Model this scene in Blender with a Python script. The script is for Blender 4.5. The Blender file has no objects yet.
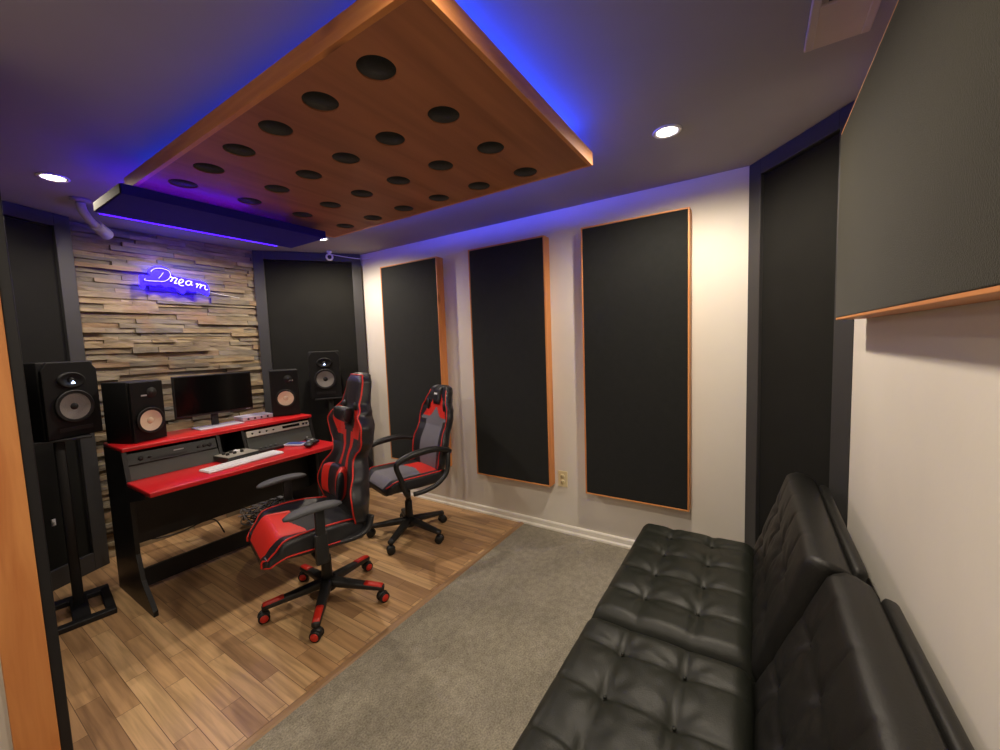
import bpy, bmesh, math, random
from mathutils import Vector, Matrix
R = random.Random(7)
COL = bpy.context.scene.collection
PI = math.pi
S = bpy.context.scene

# ------------------------------------------------------------------ materials
def srgb(r, g, b):
    return tuple(((c/255)/12.92 if c/255 <= .04045 else ((c/255+.055)/1.055)**2.4) for c in (r, g, b)) + (1,)

def mat(name, col, rough=.6, metal=0, bump=None, var=0, vscale=8, emis=None, estr=0, spec=.5, stretch=(1, 1, 1), coat=0, sheen=0):
    m = bpy.data.materials.new(name); m.use_nodes = True
    nt = m.node_tree; N = nt.nodes; L = nt.links; b = N['Principled BSDF']
    b.inputs['Base Color'].default_value = col
    b.inputs['Roughness'].default_value = rough
    b.inputs['Metallic'].default_value = metal
    b.inputs['Specular IOR Level'].default_value = spec
    b.inputs['Coat Weight'].default_value = coat
    b.inputs['Sheen Weight'].default_value = sheen
    tc = N.new('ShaderNodeTexCoord'); mp = N.new('ShaderNodeMapping')
    mp.inputs['Scale'].default_value = stretch
    L.new(tc.outputs['Object'], mp.inputs['Vector'])
    no = N.new('ShaderNodeTexNoise'); no.inputs['Scale'].default_value = vscale; no.inputs['Detail'].default_value = 5
    L.new(mp.outputs[0], no.inputs['Vector'])
    v = max(var, .04)
    rp = N.new('ShaderNodeValToRGB')
    rp.color_ramp.elements[0].position = .3; rp.color_ramp.elements[1].position = .7
    rp.color_ramp.elements[0].color = tuple(c*(1-v) for c in col[:3])+(1,)
    rp.color_ramp.elements[1].color = tuple(min(1, c*(1+v)) for c in col[:3])+(1,)
    L.new(no.outputs['Fac'], rp.inputs['Fac']); L.new(rp.outputs[0], b.inputs['Base Color'])
    if bump:
        bs, bd = bump
        n2 = N.new('ShaderNodeTexNoise'); n2.inputs['Scale'].default_value = bs; n2.inputs['Detail'].default_value = 4
        L.new(tc.outputs['Object'], n2.inputs['Vector'])
        bm_ = N.new('ShaderNodeBump'); bm_.inputs['Strength'].default_value = bd; bm_.inputs['Distance'].default_value = .01
        L.new(n2.outputs['Fac'], bm_.inputs['Height']); L.new(bm_.outputs[0], b.inputs['Normal'])
    if emis:
        b.inputs['Emission Color'].default_value = emis; b.inputs['Emission Strength'].default_value = estr
    return m

def wood_mat(name, c1, c2, c3, axis, scale=3.0, knots=True, rough=.5):
    """pine: long soft streaks along one object axis, a few dark knots"""
    m = bpy.data.materials.new(name); m.use_nodes = True
    nt = m.node_tree; N = nt.nodes; L = nt.links; b = N['Principled BSDF']; b.inputs['Roughness'].default_value = rough
    tc = N.new('ShaderNodeTexCoord'); mp = N.new('ShaderNodeMapping')
    sc = [9.0, 9.0, 9.0]; sc[axis] = .7
    mp.inputs['Scale'].default_value = sc; L.new(tc.outputs['Object'], mp.inputs['Vector'])
    no = N.new('ShaderNodeTexNoise'); no.inputs['Scale'].default_value = scale; no.inputs['Detail'].default_value = 6; no.inputs['Distortion'].default_value = .6
    L.new(mp.outputs[0], no.inputs['Vector'])
    rp = N.new('ShaderNodeValToRGB'); e = rp.color_ramp.elements
    e[0].position = .25; e[0].color = c2; e[1].position = .7; e[1].color = c1
    L.new(no.outputs['Fac'], rp.inputs['Fac'])
    out = rp.outputs[0]
    if knots:
        mp2 = N.new('ShaderNodeMapping'); s2 = [4.0, 4.0, 4.0]; s2[axis] = 1.9
        mp2.inputs['Scale'].default_value = s2; L.new(tc.outputs['Object'], mp2.inputs['Vector'])
        vo = N.new('ShaderNodeTexVoronoi'); vo.inputs['Scale'].default_value = 1.0; L.new(mp2.outputs[0], vo.inputs['Vector'])
        r2 = N.new('ShaderNodeValToRGB'); r2.color_ramp.elements[0].position = .05; r2.color_ramp.elements[1].position = .13
        r2.color_ramp.elements[0].color = (1, 1, 1, 1); r2.color_ramp.elements[1].color = (0, 0, 0, 1)
        L.new(vo.outputs['Distance'], r2.inputs['Fac'])
        mx = N.new('ShaderNodeMixRGB'); L.new(r2.outputs[0], mx.inputs[0]); L.new(out, mx.inputs[1]); mx.inputs[2].default_value = c3
        out = mx.outputs[0]
    L.new(out, b.inputs['Base Color'])
    return m

M_WALL = mat('white_wall_paint', srgb(226, 220, 210), .75, var=.03, vscale=2, bump=(60, .03))
M_CEIL = mat('ceiling_paint', srgb(158, 155, 158), .85, var=.03, vscale=2)
M_BASE = mat('baseboard_paint', srgb(236, 232, 222), .45)
M_FAB = mat('black_acoustic_fabric', srgb(34, 35, 34), .95, bump=(400, .3), var=.08, vscale=30, spec=.15, sheen=.15)
M_FABB = mat('dark_grey_acoustic_fabric', srgb(47, 45, 36), .95, bump=(400, .3), var=.10, vscale=3, spec=.15, sheen=.1)
M_TRAPF = mat('charcoal_painted_frame', srgb(54, 54, 55), .55, var=.06)
M_TRAPC = mat('charcoal_trap_cloth', srgb(33, 33, 31), .95, bump=(400, .3), var=.06, spec=.15)
M_BLK = mat('black_painted_board', srgb(20, 20, 24), .5)
M_BLKGLOW = mat('black_cloth_blue_glow', srgb(26, 12, 176), .85)  # black board; blue light from sign and strips is put into the colour
M_SPK = mat('black_speaker_finish', srgb(11, 11, 11), .6, spec=.3)
M_BLKS = mat('black_laminate', srgb(13, 13, 15), .42, bump=(200, .1))
M_RED = mat('red_laminate', srgb(205, 28, 34), .32, coat=.3, var=.03)
M_REDL = mat('red_leatherette', srgb(222, 48, 38), .42, bump=(250, .15), coat=.1)
M_REDP = mat('red_plastic', srgb(200, 42, 30), .4)
M_BLL = mat('black_leatherette', srgb(34, 34, 38), .38, bump=(250, .25), coat=.1)
M_BLM = mat('black_mesh_cloth', srgb(46, 46, 48), .8, bump=(300, .3))
M_GRL = mat('grey_leatherette', srgb(118, 116, 124), .5, bump=(250, .25))
M_PLA = mat('black_plastic', srgb(30, 30, 31), .45, bump=(150, .08))
M_PLG = mat('dark_grey_arm_pad', srgb(70, 72, 76), .6, bump=(150, .15))
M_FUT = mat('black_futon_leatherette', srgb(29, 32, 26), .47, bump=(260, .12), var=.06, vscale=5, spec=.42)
M_FUTB = mat('shaded_futon_back_leatherette', srgb(17, 17, 15), .5, bump=(260, .1), var=.06, vscale=5, spec=.5)  # same black leatherette, darkened: shade on the backrest front is in the colour
M_GREY = mat('grey_rack_panel', srgb(66, 70, 66), .55, var=.05)
M_GREY2 = mat('dark_rack_unit', srgb(30, 34, 32), .45)
M_SILV = mat('brushed_silver_panel', srgb(190, 186, 176), .35, metal=.5, stretch=(1, 30, 30), var=.1)
M_WHP = mat('white_plastic', srgb(232, 232, 236), .35)
M_GWP = mat('shaded_white_plastic', srgb(150, 142, 146), .5)  # white plastic darkened: dim light on the ceiling camera is put into the colour
M_CRM = mat('cream_plastic', srgb(226, 212, 168), .4)
M_LAV = mat('pale_plastic', srgb(200, 196, 214), .3)
M_SCR = mat('dark_glass_screen', srgb(8, 8, 9), .12, spec=.6)
M_CONEW = mat('cream_paper_cone', srgb(224, 212, 186), .7, bump=(120, .1))
M_CONEG = mat('grey_woven_cone', srgb(128, 124, 120), .5, bump=(200, .4))
M_RUB = mat('black_rubber', srgb(16, 16, 16), .6)
M_BLUE = mat('blue_plastic', srgb(60, 80, 150), .4)
M_TAN = mat('raw_board_edge', srgb(52, 48, 42), .8, var=.1)
M_VENT = mat('vent_white_metal', srgb(196, 182, 174), .55)
M_CABG = mat('grey_cable', srgb(120, 118, 115), .5)
M_THRESH = None
M_LEDB = mat('blue_led_strip', (0, .02, .6, 1), .5, emis=(.02, .06, 1, 1), estr=70)
M_LEDR = mat('bright_blue_led_strip', (0, .02, .6, 1), .5, emis=(.03, .05, 1, 1), estr=190)
M_LEDV = mat('violet_led_strip', (.05, 0, .6, 1), .5, emis=(.09, .0, 1, 1), estr=22)
M_LEDV2 = mat('bright_violet_led_strip', (.05, 0, .6, 1), .5, emis=(.11, .0, 1, 1), estr=40)
M_LEDL = mat('dim_blue_led_strip', (0, .02, .6, 1), .5, emis=(.02, .04, 1, 1), estr=18)
M_LEDS = mat('soft_violet_led_strip', (.05, 0, .6, 1), .5, emis=(.035, .0, 1, 1), estr=9)
M_DISC = mat('downlight_lens', (1, 1, 1, 1), .5, emis=(1, .86, .66, 1), estr=22)
M_NEON = mat('neon_tube', (.6, .6, 1, 1), .4, emis=(.40, .34, 1, 1), estr=2.2)
M_NEONB = mat('blue_lit_acrylic', (.02, .01, .5, 1), .4, emis=(.003, .0, 1, 1), estr=14)
M_LEDW = mat('white_blue_led', (.6, .7, 1, 1), .4, emis=(.5, .65, 1, 1), estr=6)
M_LOGO = mat('grey_badge_print', srgb(170, 170, 175), .5)
M_PIN = wood_mat('orange_pine', srgb(226, 156, 92), srgb(196, 120, 64), srgb(96, 44, 18), 2)
M_PINX = wood_mat('orange_pine_lengthwise', srgb(226, 156, 92), srgb(196, 120, 64), srgb(96, 44, 18), 0)
M_PINY = wood_mat('orange_pine_crosswise', srgb(226, 156, 92), srgb(196, 120, 64), srgb(96, 44, 18), 1)
M_CLOUD = wood_mat('stained_plywood', srgb(186, 122, 84), srgb(140, 86, 56), srgb(90, 44, 24), 0, scale=.9, knots=False, rough=.6)

def floor_mat():
    m = bpy.data.materials.new('wood_plank_floor'); m.use_nodes = True
    nt = m.node_tree; N = nt.nodes; L = nt.links; b = N['Principled BSDF']; b.inputs['Roughness'].default_value = .38
    tc = N.new('ShaderNodeTexCoord'); mp = N.new('ShaderNodeMapping'); mp.inputs['Rotation'].default_value = (0, 0, PI/2)
    L.new(tc.outputs['Object'], mp.inputs['Vector'])
    br = N.new('ShaderNodeTexBrick'); br.offset = .37; br.offset_frequency = 2
    br.inputs['Color1'].default_value = (0, 0, 0, 1); br.inputs['Color2'].default_value = (1, 1, 1, 1); br.inputs['Mortar'].default_value = (.5, .5, .5, 1)
    br.inputs['Scale'].default_value = 1; br.inputs['Mortar Size'].default_value = .0012; br.inputs['Brick Width'].default_value = .52; br.inputs['Row Height'].default_value = .076
    L.new(mp.outputs[0], br.inputs['Vector'])
    rp = N.new('ShaderNodeValToRGB'); e = rp.color_ramp.elements
    e[0].position = 0; e[0].color = srgb(164, 128, 92); e[1].position = 1; e[1].color = srgb(216, 182, 136)
    x = rp.color_ramp.elements.new(.3); x.color = srgb(182, 146, 106)
    x = rp.color_ramp.elements.new(.6); x.color = srgb(196, 158, 114)
    L.new(br.outputs['Color'], rp.inputs['Fac'])
    mp2 = N.new('ShaderNodeMapping'); mp2.inputs['Scale'].default_value = (24, 1.3, 1); L.new(tc.outputs['Object'], mp2.inputs['Vector'])
    ad = N.new('ShaderNodeVectorMath'); ad.operation = 'MULTIPLY_ADD'; ad.inputs[1].default_value = (7, 7, 7)
    L.new(br.outputs['Color'], ad.inputs[0]); L.new(mp2.outputs[0], ad.inputs[2])
    no = N.new('ShaderNodeTexNoise'); no.inputs['Scale'].default_value = 1.6; no.inputs['Detail'].default_value = 7; no.inputs['Distortion'].default_value = .45
    L.new(ad.outputs[0], no.inputs['Vector'])
    r2 = N.new('ShaderNodeValToRGB'); r2.color_ramp.elements[0].position = .3; r2.color_ramp.elements[0].color = (.50, .45, .41, 1)
    r2.color_ramp.elements[1].position = .62; r2.color_ramp.elements[1].color = (1.08, 1.04, 1, 1)
    L.new(no.outputs['Fac'], r2.inputs['Fac'])
    mx = N.new('ShaderNodeMixRGB'); mx.blend_type = 'MULTIPLY'; mx.inputs[0].default_value = .85
    L.new(rp.outputs[0], mx.inputs[1]); L.new(r2.outputs[0], mx.inputs[2])
    m2 = N.new('ShaderNodeMixRGB'); m2.blend_type = 'MIX'; L.new(br.outputs['Fac'], m2.inputs[0]); L.new(mx.outputs[0], m2.inputs[1]); m2.inputs[2].default_value = srgb(110, 82, 58)
    L.new(m2.outputs[0], b.inputs['Base Color'])
    bp = N.new('ShaderNodeBump'); bp.inputs['Strength'].default_value = .15; bp.inputs['Distance'].default_value = .002
    L.new(no.outputs['Fac'], bp.inputs['Height']); L.new(bp.outputs[0], b.inputs['Normal'])
    return m

def carpet_mat():
    m = bpy.data.materials.new('grey_carpet'); m.use_nodes = True
    nt = m.node_tree; N = nt.nodes; L = nt.links; b = N['Principled BSDF']; b.inputs['Roughness'].default_value = 1; b.inputs['Specular IOR Level'].default_value = .1
    tc = N.new('ShaderNodeTexCoord')
    n1 = N.new('ShaderNodeTexNoise'); n1.inputs['Scale'].default_value = 150; n1.inputs['Detail'].default_value = 3
    n2 = N.new('ShaderNodeTexNoise'); n2.inputs['Scale'].default_value = 3.2; n2.inputs['Detail'].default_value = 4
    n3 = N.new('ShaderNodeTexNoise'); n3.inputs['Scale'].default_value = 28; n3.inputs['Detail'].default_value = 3
    for n in (n1, n2, n3): L.new(tc.outputs['Object'], n.inputs['Vector'])
    r1 = N.new('ShaderNodeValToRGB'); r1.color_ramp.elements[0].position = .3; r1.color_ramp.elements[0].color = srgb(134, 128, 113); r1.color_ramp.elements[1].position = .7; r1.color_ramp.elements[1].color = srgb(178, 171, 154)
    L.new(n1.outputs['Fac'], r1.inputs['Fac'])
    r3 = N.new('ShaderNodeValToRGB'); r3.color_ramp.elements[0].position = .35; r3.color_ramp.elements[0].color = (.8, .8, .8, 1); r3.color_ramp.elements[1].position = .65
    L.new(n3.outputs['Fac'], r3.inputs['Fac'])
    r2 = N.new('ShaderNodeValToRGB'); r2.color_ramp.elements[0].position = .3; r2.color_ramp.elements[0].color = (.8, .8, .8, 1); r2.color_ramp.elements[1].position = .6
    L.new(n2.outputs['Fac'], r2.inputs['Fac'])
    a = N.new('ShaderNodeMixRGB'); a.blend_type = 'MULTIPLY'; a.inputs[0].default_value = 1; L.new(r1.outputs[0], a.inputs[1]); L.new(r2.outputs[0], a.inputs[2])
    c = N.new('ShaderNodeMixRGB'); c.blend_type = 'MULTIPLY'; c.inputs[0].default_value = 1; L.new(a.outputs[0], c.inputs[1]); L.new(r3.outputs[0], c.inputs[2])
    L.new(c.outputs[0], b.inputs['Base Color'])
    bp = N.new('ShaderNodeBump'); bp.inputs['Strength'].default_value = .6; bp.inputs['Distance'].default_value = .006
    L.new(n1.outputs['Fac'], bp.inputs['Height']); L.new(bp.outputs[0], b.inputs['Normal'])
    return m

def stone_mat():
    m = bpy.data.materials.new('ledger_stone'); m.use_nodes = True
    nt = m.node_tree; N = nt.nodes; L = nt.links; b = N['Principled BSDF']; b.inputs['Roughness'].default_value = .85; b.inputs['Specular IOR Level'].default_value = .25
    g = N.new('ShaderNodeNewGeometry'); tc = N.new('ShaderNodeTexCoord')
    rp = N.new('ShaderNodeValToRGB'); e = rp.color_ramp.elements
    e[0].position = 0; e[0].color = srgb(128, 122, 108); e[1].position = 1; e[1].color = srgb(178, 162, 132)
    for p, c in ((.15, (150, 142, 122)), (.3, (116, 115, 110)), (.45, (168, 150, 118)), (.58, (140, 130, 108)), (.7, (158, 134, 106)), (.8, (128, 124, 114)), (.9, (172, 158, 132))):
        x = e.new(p); x.color = srgb(*c)
    L.new(g.outputs['Random Per Island'], rp.inputs['Fac'])
    mp = N.new('ShaderNodeMapping'); mp.inputs['Scale'].default_value = (3, 3, 14); L.new(tc.outputs['Object'], mp.inputs['Vector'])
    no = N.new('ShaderNodeTexNoise'); no.inputs['Scale'].default_value = 2.5; no.inputs['Detail'].default_value = 8; L.new(mp.outputs[0], no.inputs['Vector'])
    r2 = N.new('ShaderNodeValToRGB'); r2.color_ramp.elements[0].position = .3; r2.color_ramp.elements[0].color = (.62, .6, .6, 1); r2.color_ramp.elements[1].position = .65; r2.color_ramp.elements[1].color = (1.1, 1.06, 1, 1)
    L.new(no.outputs['Fac'], r2.inputs['Fac'])
    n4 = N.new('ShaderNodeTexNoise'); n4.inputs['Scale'].default_value = 5; n4.inputs['Detail'].default_value = 3; L.new(tc.outputs['Object'], n4.inputs['Vector'])
    r4 = N.new('ShaderNodeValToRGB'); r4.color_ramp.elements[0].position = .55; r4.color_ramp.elements[0].color = (0, 0, 0, 1); r4.color_ramp.elements[1].position = .72; r4.color_ramp.elements[1].color = (.6, .6, .6, 1)
    L.new(n4.outputs['Fac'], r4.inputs['Fac'])
    mx = N.new('ShaderNodeMixRGB'); mx.blend_type = 'MULTIPLY'; mx.inputs[0].default_value = 1; L.new(rp.outputs[0], mx.inputs[1]); L.new(r2.outputs[0], mx.inputs[2])
    m2 = N.new('ShaderNodeMixRGB'); L.new(r4.outputs[0], m2.inputs[0]); L.new(mx.outputs[0], m2.inputs[1]); m2.inputs[2].default_value = srgb(148, 116, 84)
    L.new(m2.outputs[0], b.inputs['Base Color'])
    bp = N.new('ShaderNodeBump'); bp.inputs['Strength'].default_value = .7; bp.inputs['Distance'].default_value = .008
    L.new(no.outputs['Fac'], bp.inputs['Height']); L.new(bp.outputs[0], b.inputs['Normal'])
    return m

# ------------------------------------------------------------------ mesh builder
class MB:
    def __init__(s, *mats):
        s.bm = bmesh.new(); s.mats = list(mats)
    def mi(s, m):
        if m is None: return 0
        if m not in s.mats: s.mats.append(m)
        return s.mats.index(m)
    def _merge(s, b, M, m, smooth):
        i = s.mi(m)
        me = bpy.data.meshes.new('t')
        for f in b.faces:
            if i or m is not None: f.material_index = i
            f.smooth = smooth
        if M is not None: bmesh.ops.transform(b, matrix=M, verts=b.verts)
        b.to_mesh(me); b.free(); s.bm.from_mesh(me); bpy.data.meshes.remove(me)
    def box(s, c, d, m=None, bev=0, seg=2, M=None, smooth=False):
        b = bmesh.new(); bmesh.ops.create_cube(b, size=1)
        bmesh.ops.scale(b, vec=d, verts=b.verts)
        if bev: bmesh.ops.bevel(b, geom=b.edges[:], offset=bev, segments=seg, profile=.5, affect='EDGES')
        T = Matrix.Translation(c)
        s._merge(b, (M @ T) if M is not None else T, m, smooth or bev > .004); return s
    def prism(s, pts, a0, a1, axis=0, m=None, bev=0, M=None, smooth=False):
        """extrude polygon; axis = extrusion axis, pts in the two other axes in cyclic order"""
        b = bmesh.new()
        def P(p, t):
            if axis == 0: return (t, p[0], p[1])
            if axis == 1: return (p[0], t, p[1])
            return (p[0], p[1], t)
        A = [b.verts.new(P(p, a0)) for p in pts]; B = [b.verts.new(P(p, a1)) for p in pts]
        b.faces.new(A); b.faces.new(B[::-1])
        n = len(pts)
        for i in range(n): b.faces.new((A[i], B[i], B[(i+1) % n], A[(i+1) % n]))
        bmesh.ops.recalc_face_normals(b, faces=b.faces)
        if bev: bmesh.ops.bevel(b, geom=b.edges[:], offset=bev, segments=2, profile=.5, affect='EDGES')
        s._merge(b, M, m, smooth); return s
    def lathe(s, prof, seg=32, m=None, M=None, smooth=True, axis='Z'):
        b = bmesh.new(); rings = []
        for r, z in prof:
            if r < 1e-6: rings.append([b.verts.new((0, 0, z))])
            else: rings.append([b.verts.new((r*math.cos(2*PI*i/seg), r*math.sin(2*PI*i/seg), z)) for i in range(seg)])
        for A, B in zip(rings, rings[1:]):
            for i in range(seg):
                j = (i+1) % seg
                if len(A) == 1 and len(B) == 1: continue
                if len(A) == 1: b.faces.new((A[0], B[i], B[j]))
                elif len(B) == 1: b.faces.new((A[i], B[0], A[j]))
                else: b.faces.new((A[i], B[i], B[j], A[j]))
        bmesh.ops.recalc_face_normals(b, faces=b.faces)
        s._merge(b, M, m, smooth); return s
    def cyl(s, p0, p1, r0, r1=None, seg=20, m=None, M=None, smooth=True):
        r1 = r0 if r1 is None else r1
        p0 = Vector(p0); p1 = Vector(p1); d = p1-p0; L = d.length
        q = d.to_track_quat('Z', 'Y').to_matrix().to_4x4(); T = Matrix.Translation(p0) @ q
        if M is not None: T = M @ T
        c = min(r0, r1, L)*.08
        return s.lathe([(0, 0), (r0-c, 0), (r0, c), (r1, L-c), (r1-c, L), (0, L)], seg, m, T, smooth)
    def tube(s, pts, r, seg=8, m=None, M=None, closed=False, flat=1.0):
        pts = [Vector(p) for p in pts]; b = bmesh.new(); rings = []; n = len(pts)
        rr = r if isinstance(r, (list, tuple)) else [r]*n
        up = None
        for i, p in enumerate(pts):
            if closed: t = pts[(i+1) % n]-pts[i-1]
            else: t = pts[min(i+1, n-1)]-pts[max(i-1, 0)]
            if t.length < 1e-9: t = Vector((0, 0, 1))
            t.normalize()
            if up is None:
                up = Vector((0, 0, 1)) if abs(t.z) < .9 else Vector((1, 0, 0))
            u = up - t*up.dot(t)
            if u.length < 1e-5: u = t.orthogonal()
            u.normalize(); v = t.cross(u); up = u
            rings.append([b.verts.new(p + (u*math.cos(2*PI*k/seg)*flat + v*math.sin(2*PI*k/seg))*rr[i]) for k in range(seg)])
        pairs = list(zip(rings, rings[1:])) + ([(rings[-1], rings[0])] if closed else [])
        for A, B in pairs:
            for k in range(seg): b.faces.new((A[k], A[(k+1) % seg], B[(k+1) % seg], B[k]))
        if not closed:
            b.faces.new(rings[0][::-1]); b.faces.new(rings[-1])
        bmesh.ops.recalc_face_normals(b, faces=b.faces)
        s._merge(b, M, m, True); return s
    def sheet(s, f, nu, nv, matf=None, closeu=True, capv=True, M=None):
        """closed loft: f(u,v) -> point; u around (0..1), v along (0..1)"""
        b = bmesh.new(); g = []
        for j in range(nv+1):
            g.append([b.verts.new(f(i/nu, j/nv)) for i in range(nu)])
        for j in range(nv):
            for i in range(nu):
                k = (i+1) % nu
                fc = b.faces.new((g[j][i], g[j][k], g[j+1][k], g[j+1][i])); fc.smooth = True
                if matf: fc.material_index = s.mi(matf((i+.5)/nu, (j+.5)/nv))
        if capv:
            for row in (g[0], g[-1]):
                fc = b.faces.new(row); fc.smooth = True
                if matf: fc.material_index = s.mi(matf(.75, 0 if row is g[0] else 1))
        bmesh.ops.recalc_face_normals(b, faces=b.faces)
        if M is not None: bmesh.ops.transform(b, matrix=M, verts=b.verts)
        me = bpy.data.meshes.new('t'); b.to_mesh(me); b.free(); s.bm.from_mesh(me); bpy.data.meshes.remove(me); return s
    def build(s, name, m=None, parent=None, kind=None):
        if m is not None and not s.mats: s.mats = [m]
        me = bpy.data.meshes.new(name); s.bm.to_mesh(me); s.bm.free()
        for q in s.mats: me.materials.append(q)
        o = bpy.data.objects.new(name, me); COL.objects.link(o)
        if parent is not None: o.parent = parent
        if kind: o['kind'] = kind
        return o

def tag(o, label=None, cat=None, group=None, kind=None):
    if label: o['label'] = label
    if cat: o['category'] = cat
    if group: o['group'] = group
    if kind: o['kind'] = kind
    return o
def thing(name, label, cat, loc=(0, 0, 0), rz=0, group=None, rot=None):
    o = bpy.data.objects.new(name, None); COL.objects.link(o)
    o.empty_display_size = .1
    o.location = loc; o.rotation_euler = rot if rot else (0, 0, rz)
    return tag(o, label, cat, group)
def dup(root, loc=None, rz=None, label=None):
    r = root.copy(); COL.objects.link(r)
    if loc is not None: r.location = loc
    if rz is not None: r.rotation_euler = (0, 0, rz)
    if label: r['label'] = label
    def rec(o, p):
        for ch in list(o.children):
            c = ch.copy(); COL.objects.link(c); c.parent = p; rec(ch, c)
    rec(root, r); return r
def spline(P, n=8, closed=False):
    P = [Vector(p) for p in P]; out = []; N = len(P)
    for i in range(N if closed else N-1):
        g = (lambda k: P[k % N]) if closed else (lambda k: P[max(0, min(N-1, k))])
        a, b, c, d = g(i-1), g(i), g(i+1), g(i+2)
        for k in range(n):
            t = k/n
            out.append(.5*((2*b)+(c-a)*t+(2*a-5*b+4*c-d)*t*t+(3*b-a-3*c+d)*t**3))
    if not closed: out.append(P[-1])
    return out
def interp(tab, x):
    if x <= tab[0][0]: return tab[0][1]
    for (a, va), (b, vb) in zip(tab, tab[1:]):
        if x <= b:
            t = (x-a)/(b-a); t = t*t*(3-2*t); return va+(vb-va)*t
    return tab[-1][1]

# ------------------------------------------------------------------ room constants (metres, camera foot at x=y=0)
XR = 2.616; YB = -.33; YF = 3.80; ZC = 2.30; XL = .213; YD = 1.90
# ---- setting
f = MB(); f.box((.71, .59, -.02), (3.95, 1.86, .04)); f.build('floor', carpet_mat(), kind='structure')
f = MB(); f.box((1.40, 2.70, -.02), (2.56, 2.36, .04)); f.build('floor_wood', floor_mat(), kind='structure')
M_TH = wood_mat('oak_threshold', srgb(170, 136, 100), srgb(140, 108, 76), srgb(90, 60, 36), 0, knots=False)
f = MB(); f.prism([(1.50, .0), (1.507, .006), (1.528, .007), (1.54, .0)], XL, XR, 0); f.build('trim_1', M_TH, kind='structure')
f = MB(); f.box((.71, 1.70, ZC+.03), (3.95, 4.4, .06)); f.build('ceiling', M_CEIL, kind='structure')
f = MB(); f.box((XR+.05, 1.70, ZC/2), (.1, 4.4, ZC)); f.build('wall_right', M_WALL, kind='structure')
f = MB(); f.box((.71, YB-.05, ZC/2), (3.95, .1, ZC)); f.build('wall_back', M_WALL, kind='structure')
f = MB(); f.box((1.40, YF+.07, ZC/2), (2.56, .1, ZC)); f.build('wall_front', M_WALL, kind='structure')
f = MB(); f.box((.168, 2.87, ZC/2), (.09, 1.90, ZC)); f.build('wall_left', M_WALL, kind='structure')
f = MB(); f.box((-.54, YD+.075, ZC/2), (1.326, .1, ZC)); f.build('wall_hallway', M_WALL, kind='structure')
f = MB(); f.box((-1.25, .80, ZC/2), (.1, 2.5, ZC)); f.build('wall_hallway_end', M_WALL, kind='structure')
# orange jamb board on the end of the left wall, and the black lining of that wall
f = MB(); f.box((.169, YD+.01, ZC/2), (.092, .02, ZC), bev=.002); f.build('trim_2', M_PIN, kind='structure')
f = MB(); f.box((.229, 2.66, ZC/2), (.028, 1.50, ZC), bev=.003); o = f.build('trim_3', M_BLK, kind='structure')
# baseboard of the right wall (board with rounded top and shoe moulding)
f = MB(); f.prism([(XR, 0), (XR-.022, 0), (XR-.021, .012), (XR-.012, .022), (XR-.011, .05), (XR-.006, .058), (XR, .06)], .03, 3.24, 1); f.build('baseboard_right', M_BASE, kind='structure')
f = MB(); f.prism([(XR-.6, 0), (2.14, 0), (2.14, .06), (-1.19, .06), (-1.19, 0)], YB, YB+.011, 1); f.build('baseboard_back', M_BASE, kind='structure')

# ---- stone cladding
sb = MB(stone_mat()); R.seed(11)
z = 0.0
while z < ZC-.005:
    h = R.choice((.022, .028, .034, .04, .03)); h = min(h, ZC-.003-z)
    x = .69
    while x < 1.95:
        w = R.uniform(.14, .46); w = min(w, 1.95-x)
        d = R.uniform(.016, .040) if R.random() > .2 else R.uniform(.040, .056)
        b = bmesh.new(); bmesh.ops.create_cube(b, size=1)
        bmesh.ops.scale(b, vec=(w-.0015, d, h-.0012), verts=b.verts)
        bmesh.ops.subdivide_edges(b, edges=[e for e in b.edges if abs((e.verts[0].co-e.verts[1].co).x) > .01], cuts=3)
        for v in b.verts:
            if v.co.y < 0: v.co.y += R.uniform(-.004, .005); v.co.z += R.uniform(-.0012, .0012)
        sb._merge(b, Matrix.Translation((x+w/2, YF+.02-d/2, z+h/2)), None, False)
        x += w
    z += h
sb.build('wall_stone', kind='structure')

# ------------------------------------------------------------------ corner bass traps
def trap(p0, p1, label, zt=ZC-.002, fw=.085, flip=False):
    """p0->p1 along the visible face; inside of room on the right-hand side of p0->p1"""
    p0 = Vector((*p0, 0)); p1 = Vector((*p1, 0)); d = p1-p0; L = d.length; a = math.atan2(d.y, d.x)
    t = thing('corner_bass_trap', label, 'bass trap', p0, a)
    fr = MB(M_TRAPF)      # local x along, +y behind the face
    dep = .045
    fr.box((fw/2, dep/2, zt/2), (fw, dep, zt), bev=.003); fr.box((L-fw/2, dep/2, zt/2), (fw, dep, zt), bev=.003)
    fr.box((L/2, dep/2, zt-fw*.45), (L-2*fw, dep, fw*.9), bev=.003); fr.box((L/2, dep/2, .06), (L-2*fw, dep, .12), bev=.003)
    fr.build('frame', parent=t)
    c = MB(M_TRAPC); c.box((L/2, .03, zt/2+.01), (L-2*fw+.004, .02, zt-fw*.9-.11))
    c.build('fabric_panel', parent=t)
    return t
trap((1.868, 3.765), (2.59, 3.215), 'tall charcoal corner bass trap behind the right studio monitors')
trap((.246, 3.47), (.738, 3.694), 'tall charcoal corner bass trap behind the left speaker stand')
trap((2.608, .045), (2.13, -.326), 'tall black corner bass trap at the far end of the futon')

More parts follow.
